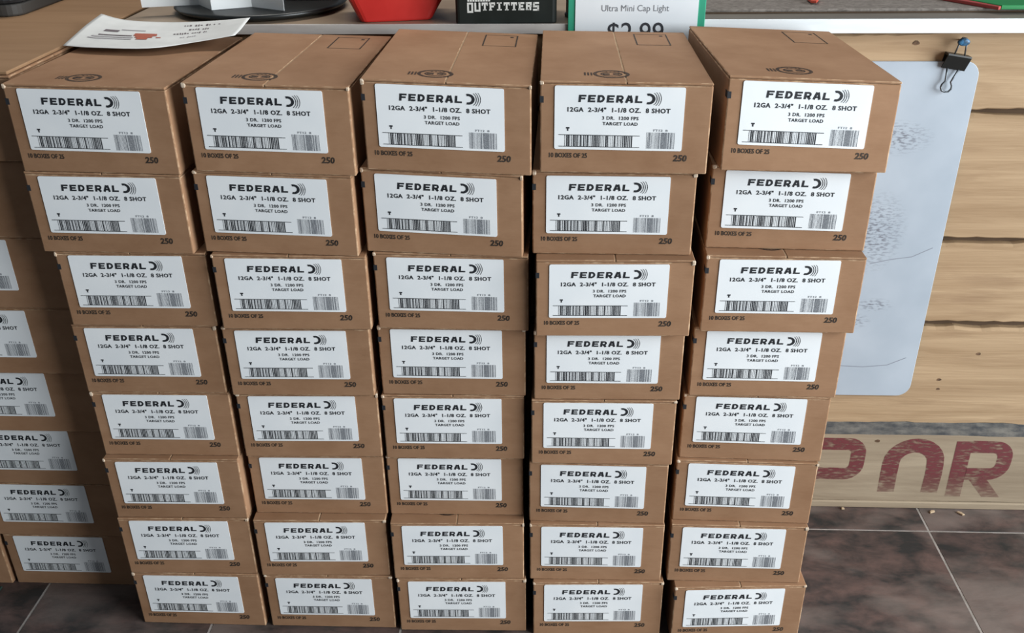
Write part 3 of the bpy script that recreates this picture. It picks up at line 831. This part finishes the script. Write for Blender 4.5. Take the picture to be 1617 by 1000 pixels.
for q in ((-0.015, -0.115, 0.060, 0.030), (-0.020, -0.270, 0.052, 0.075), (0.000, -0.400, 0.034, 0.014), (-0.03, -0.43, 0.030, 0.016)):
    s_ = blotch(*q)
    if tot is None: tot = s_
    else:
        mxn = N.new('ShaderNodeMath'); mxn.operation = 'MAXIMUM'; L.new(tot, mxn.inputs[0]); L.new(s_, mxn.inputs[1]); tot = mxn.outputs[0]
mu = N.new('ShaderNodeMath'); mu.operation = 'MULTIPLY'; L.new(tot, mu.inputs[0]); L.new(scr.outputs[0], mu.inputs[1])
mu2 = N.new('ShaderNodeMath'); mu2.operation = 'MULTIPLY'; mu2.inputs[1].default_value = 0.8; L.new(mu.outputs[0], mu2.inputs[0])
mx = N.new('ShaderNodeMixRGB'); mx.inputs['Color2'].default_value = (0.12, 0.125, 0.15, 1)
L.new(cr.outputs['Color'], mx.inputs['Color1']); L.new(mu2.outputs[0], mx.inputs['Fac'])
L.new(mx.outputs['Color'], b.inputs['Base Color']); b.inputs['Roughness'].default_value = 0.45
gx0, gx1, gz0, gz1 = 0.905, 1.268, 0.235, 0.812
pts = [(px - 1.18, pz - gz1) for px, pz in rounded(gx0, gx1, gz0, gz1, 0.022, 6)]
bm = prism_bm([(p[0], p[1]) for p in pts], 0.0, 0.003, 0.0008, 1)
for v in bm.verts: v.co = Vector((v.co.x, -v.co.z, v.co.y))
bmesh.ops.recalc_face_normals(bm, faces=bm.faces[:])
gbd = bm_obj('hanging_board', bm, BOARD)
gbd.location = (1.18, 0.3345, gz1)
tag(gbd, 'scuffed light grey board with rounded corners hanging on the planks', 'board')
# two faint crease lines across the board
CREASE = plain('crease_mark', (0.22, 0.24, 0.28), 0.6)
for cp in ([(-0.02, -0.325), (0.012, -0.317), (0.045, -0.312), (0.075, -0.296)], [(-0.075, -0.508), (-0.045, -0.517), (0.0, -0.519), (0.04, -0.515), (0.07, -0.500)]):
    vs, fs = strip(cp, 0.0014)
    mesh_obj('crease', [(a_, -0.00315, b_) for a_, b_ in vs], fs, CREASE, gbd)

STEEL = plain('clip_wire', (0.10, 0.11, 0.12), 0.3, 0.7)
CLIPK = plain('clip_black', (0.010, 0.011, 0.010), 0.38, spec=0.5)
bc = thing('binder_clip', 'black binder clip gripping the top of the grey hanging board', 'clip', (1.2285, 0.3300, 0.8125))
bc.rotation_euler = (0, 0.16, 0)
bm = bmesh.new()
half = 0.0172
sec = [(-0.0012, -0.0105), (-0.0030, -0.0112), (-0.0120, 0.0090), (-0.0112, 0.0112), (0.0030, 0.0112), (0.0032, 0.0090), (0.0031, -0.0085), (0.0024, -0.0085), (0.0016, 0.0075), (-0.0092, 0.0080)]
A_ = [bm.verts.new((-half, p[0], p[1])) for p in sec]; B_ = [bm.verts.new((half, p[0], p[1])) for p in sec]
for q in range(len(sec)):
    bm.faces.new((A_[q], A_[(q + 1) % len(sec)], B_[(q + 1) % len(sec)], B_[q]))
bm.faces.new(A_); bm.faces.new(B_[::-1])
bmesh.ops.recalc_face_normals(bm, faces=bm.faces[:])
bm_obj('spring_body', bm, CLIPK, bc)
lower = [(-0.0085, -0.0028, -0.0100), (-0.0062, -0.0040, -0.0230), (-0.0052, -0.0046, -0.0290), (-0.0085, -0.0050, -0.0340), (-0.0090, -0.0052, -0.0385), (-0.0060, -0.0053, -0.0430),
         (-0.0010, -0.0054, -0.0440), (0.0040, -0.0053, -0.0430), (0.0068, -0.0052, -0.0385), (0.0062, -0.0050, -0.0340), (0.0030, -0.0046, -0.0290), (0.0045, -0.0040, -0.0230), (0.0085, -0.0028, -0.0100)]
bm_obj('wire_handle', tube_bm(lower, 0.0014), STEEL, bc, True)
upper = [(-0.0075, -0.0080, 0.0105), (-0.0055, -0.0060, 0.0240), (-0.0065, -0.0050, 0.0300), (-0.0030, -0.0045, 0.0345), (0.0030, -0.0045, 0.0345), (0.0065, -0.0050, 0.0300), (0.0055, -0.0060, 0.0240), (0.0075, -0.0080, 0.0105)]
bm_obj('wire_handle', tube_bm(upper, 0.0012), STEEL, bc, True)
PINB = noisy('blue_cap', (0.010, 0.016, 0.022), (0.05, 0.17, 0.32), (160, 160, 160), 2, 0.3)
pin = thing('push_pin', 'push pin with a blue head holding the binder clip on the plank', 'pin', (1.2305, 0.3360, 0.8425))
bm_obj('shaft', tube_bm([(0, 0.004, 0), (0, -0.016, 0)], 0.0011), STEEL, pin, True)
bm = prism_bm(cyl(0.0085, 20), 0.0, 0.0065, 0.0020)
for v in bm.verts: v.co = Vector((v.co.x, -0.0150 - v.co.z, v.co.y * 0.62))
bmesh.ops.recalc_face_normals(bm, faces=bm.faces[:])
bm_obj('head', bm, PINB, pin, True)

# splinters of wood on the floor under the base strip
SPL = plain('splinter_wood', (0.42, 0.31, 0.20), 0.8)
for (sx, sy, sl, ang, lab) in ((1.345, 0.3065, 0.012, 0.5, 'pale wood chip on the tiles under the letter O'), (1.395, 0.3030, 0.014, -0.7, 'larger pale wood chip on the tiles under the letter R'), (1.185, 0.3110, 0.006, 0.2, 'tiny pale wood chip on the tiles under the letter P')):
    bm = prism_bm([(-sl / 2, -0.0016), (sl * 0.3, -0.0030), (sl / 2, 0.0008), (0.0, 0.0034), (-sl * 0.4, 0.0018)], 0.0, 0.0035, 0.0008, 1)
    o = bm_obj('wood_chip', bm, SPL); o.location = (sx, sy, 0.0001); o.rotation_euler = (0, 0, ang)
    tag(o, lab, 'wood chip')
# thin dark green slab on the floor beside the recessed stack
gm = bm_obj('green_slab', prism_bm([(-0.80, -0.60), (-0.268, -0.60), (-0.268, 0.066), (-0.80, 0.066)], 0.0002, 0.004, 0.001), noisy('slab_green', (0.010, 0.026, 0.020), (0.020, 0.040, 0.032), (60, 60, 60), 3, 0.9))
tag(gm, 'thin dark green slab lying on the tiles before the recessed cartons', 'mat')
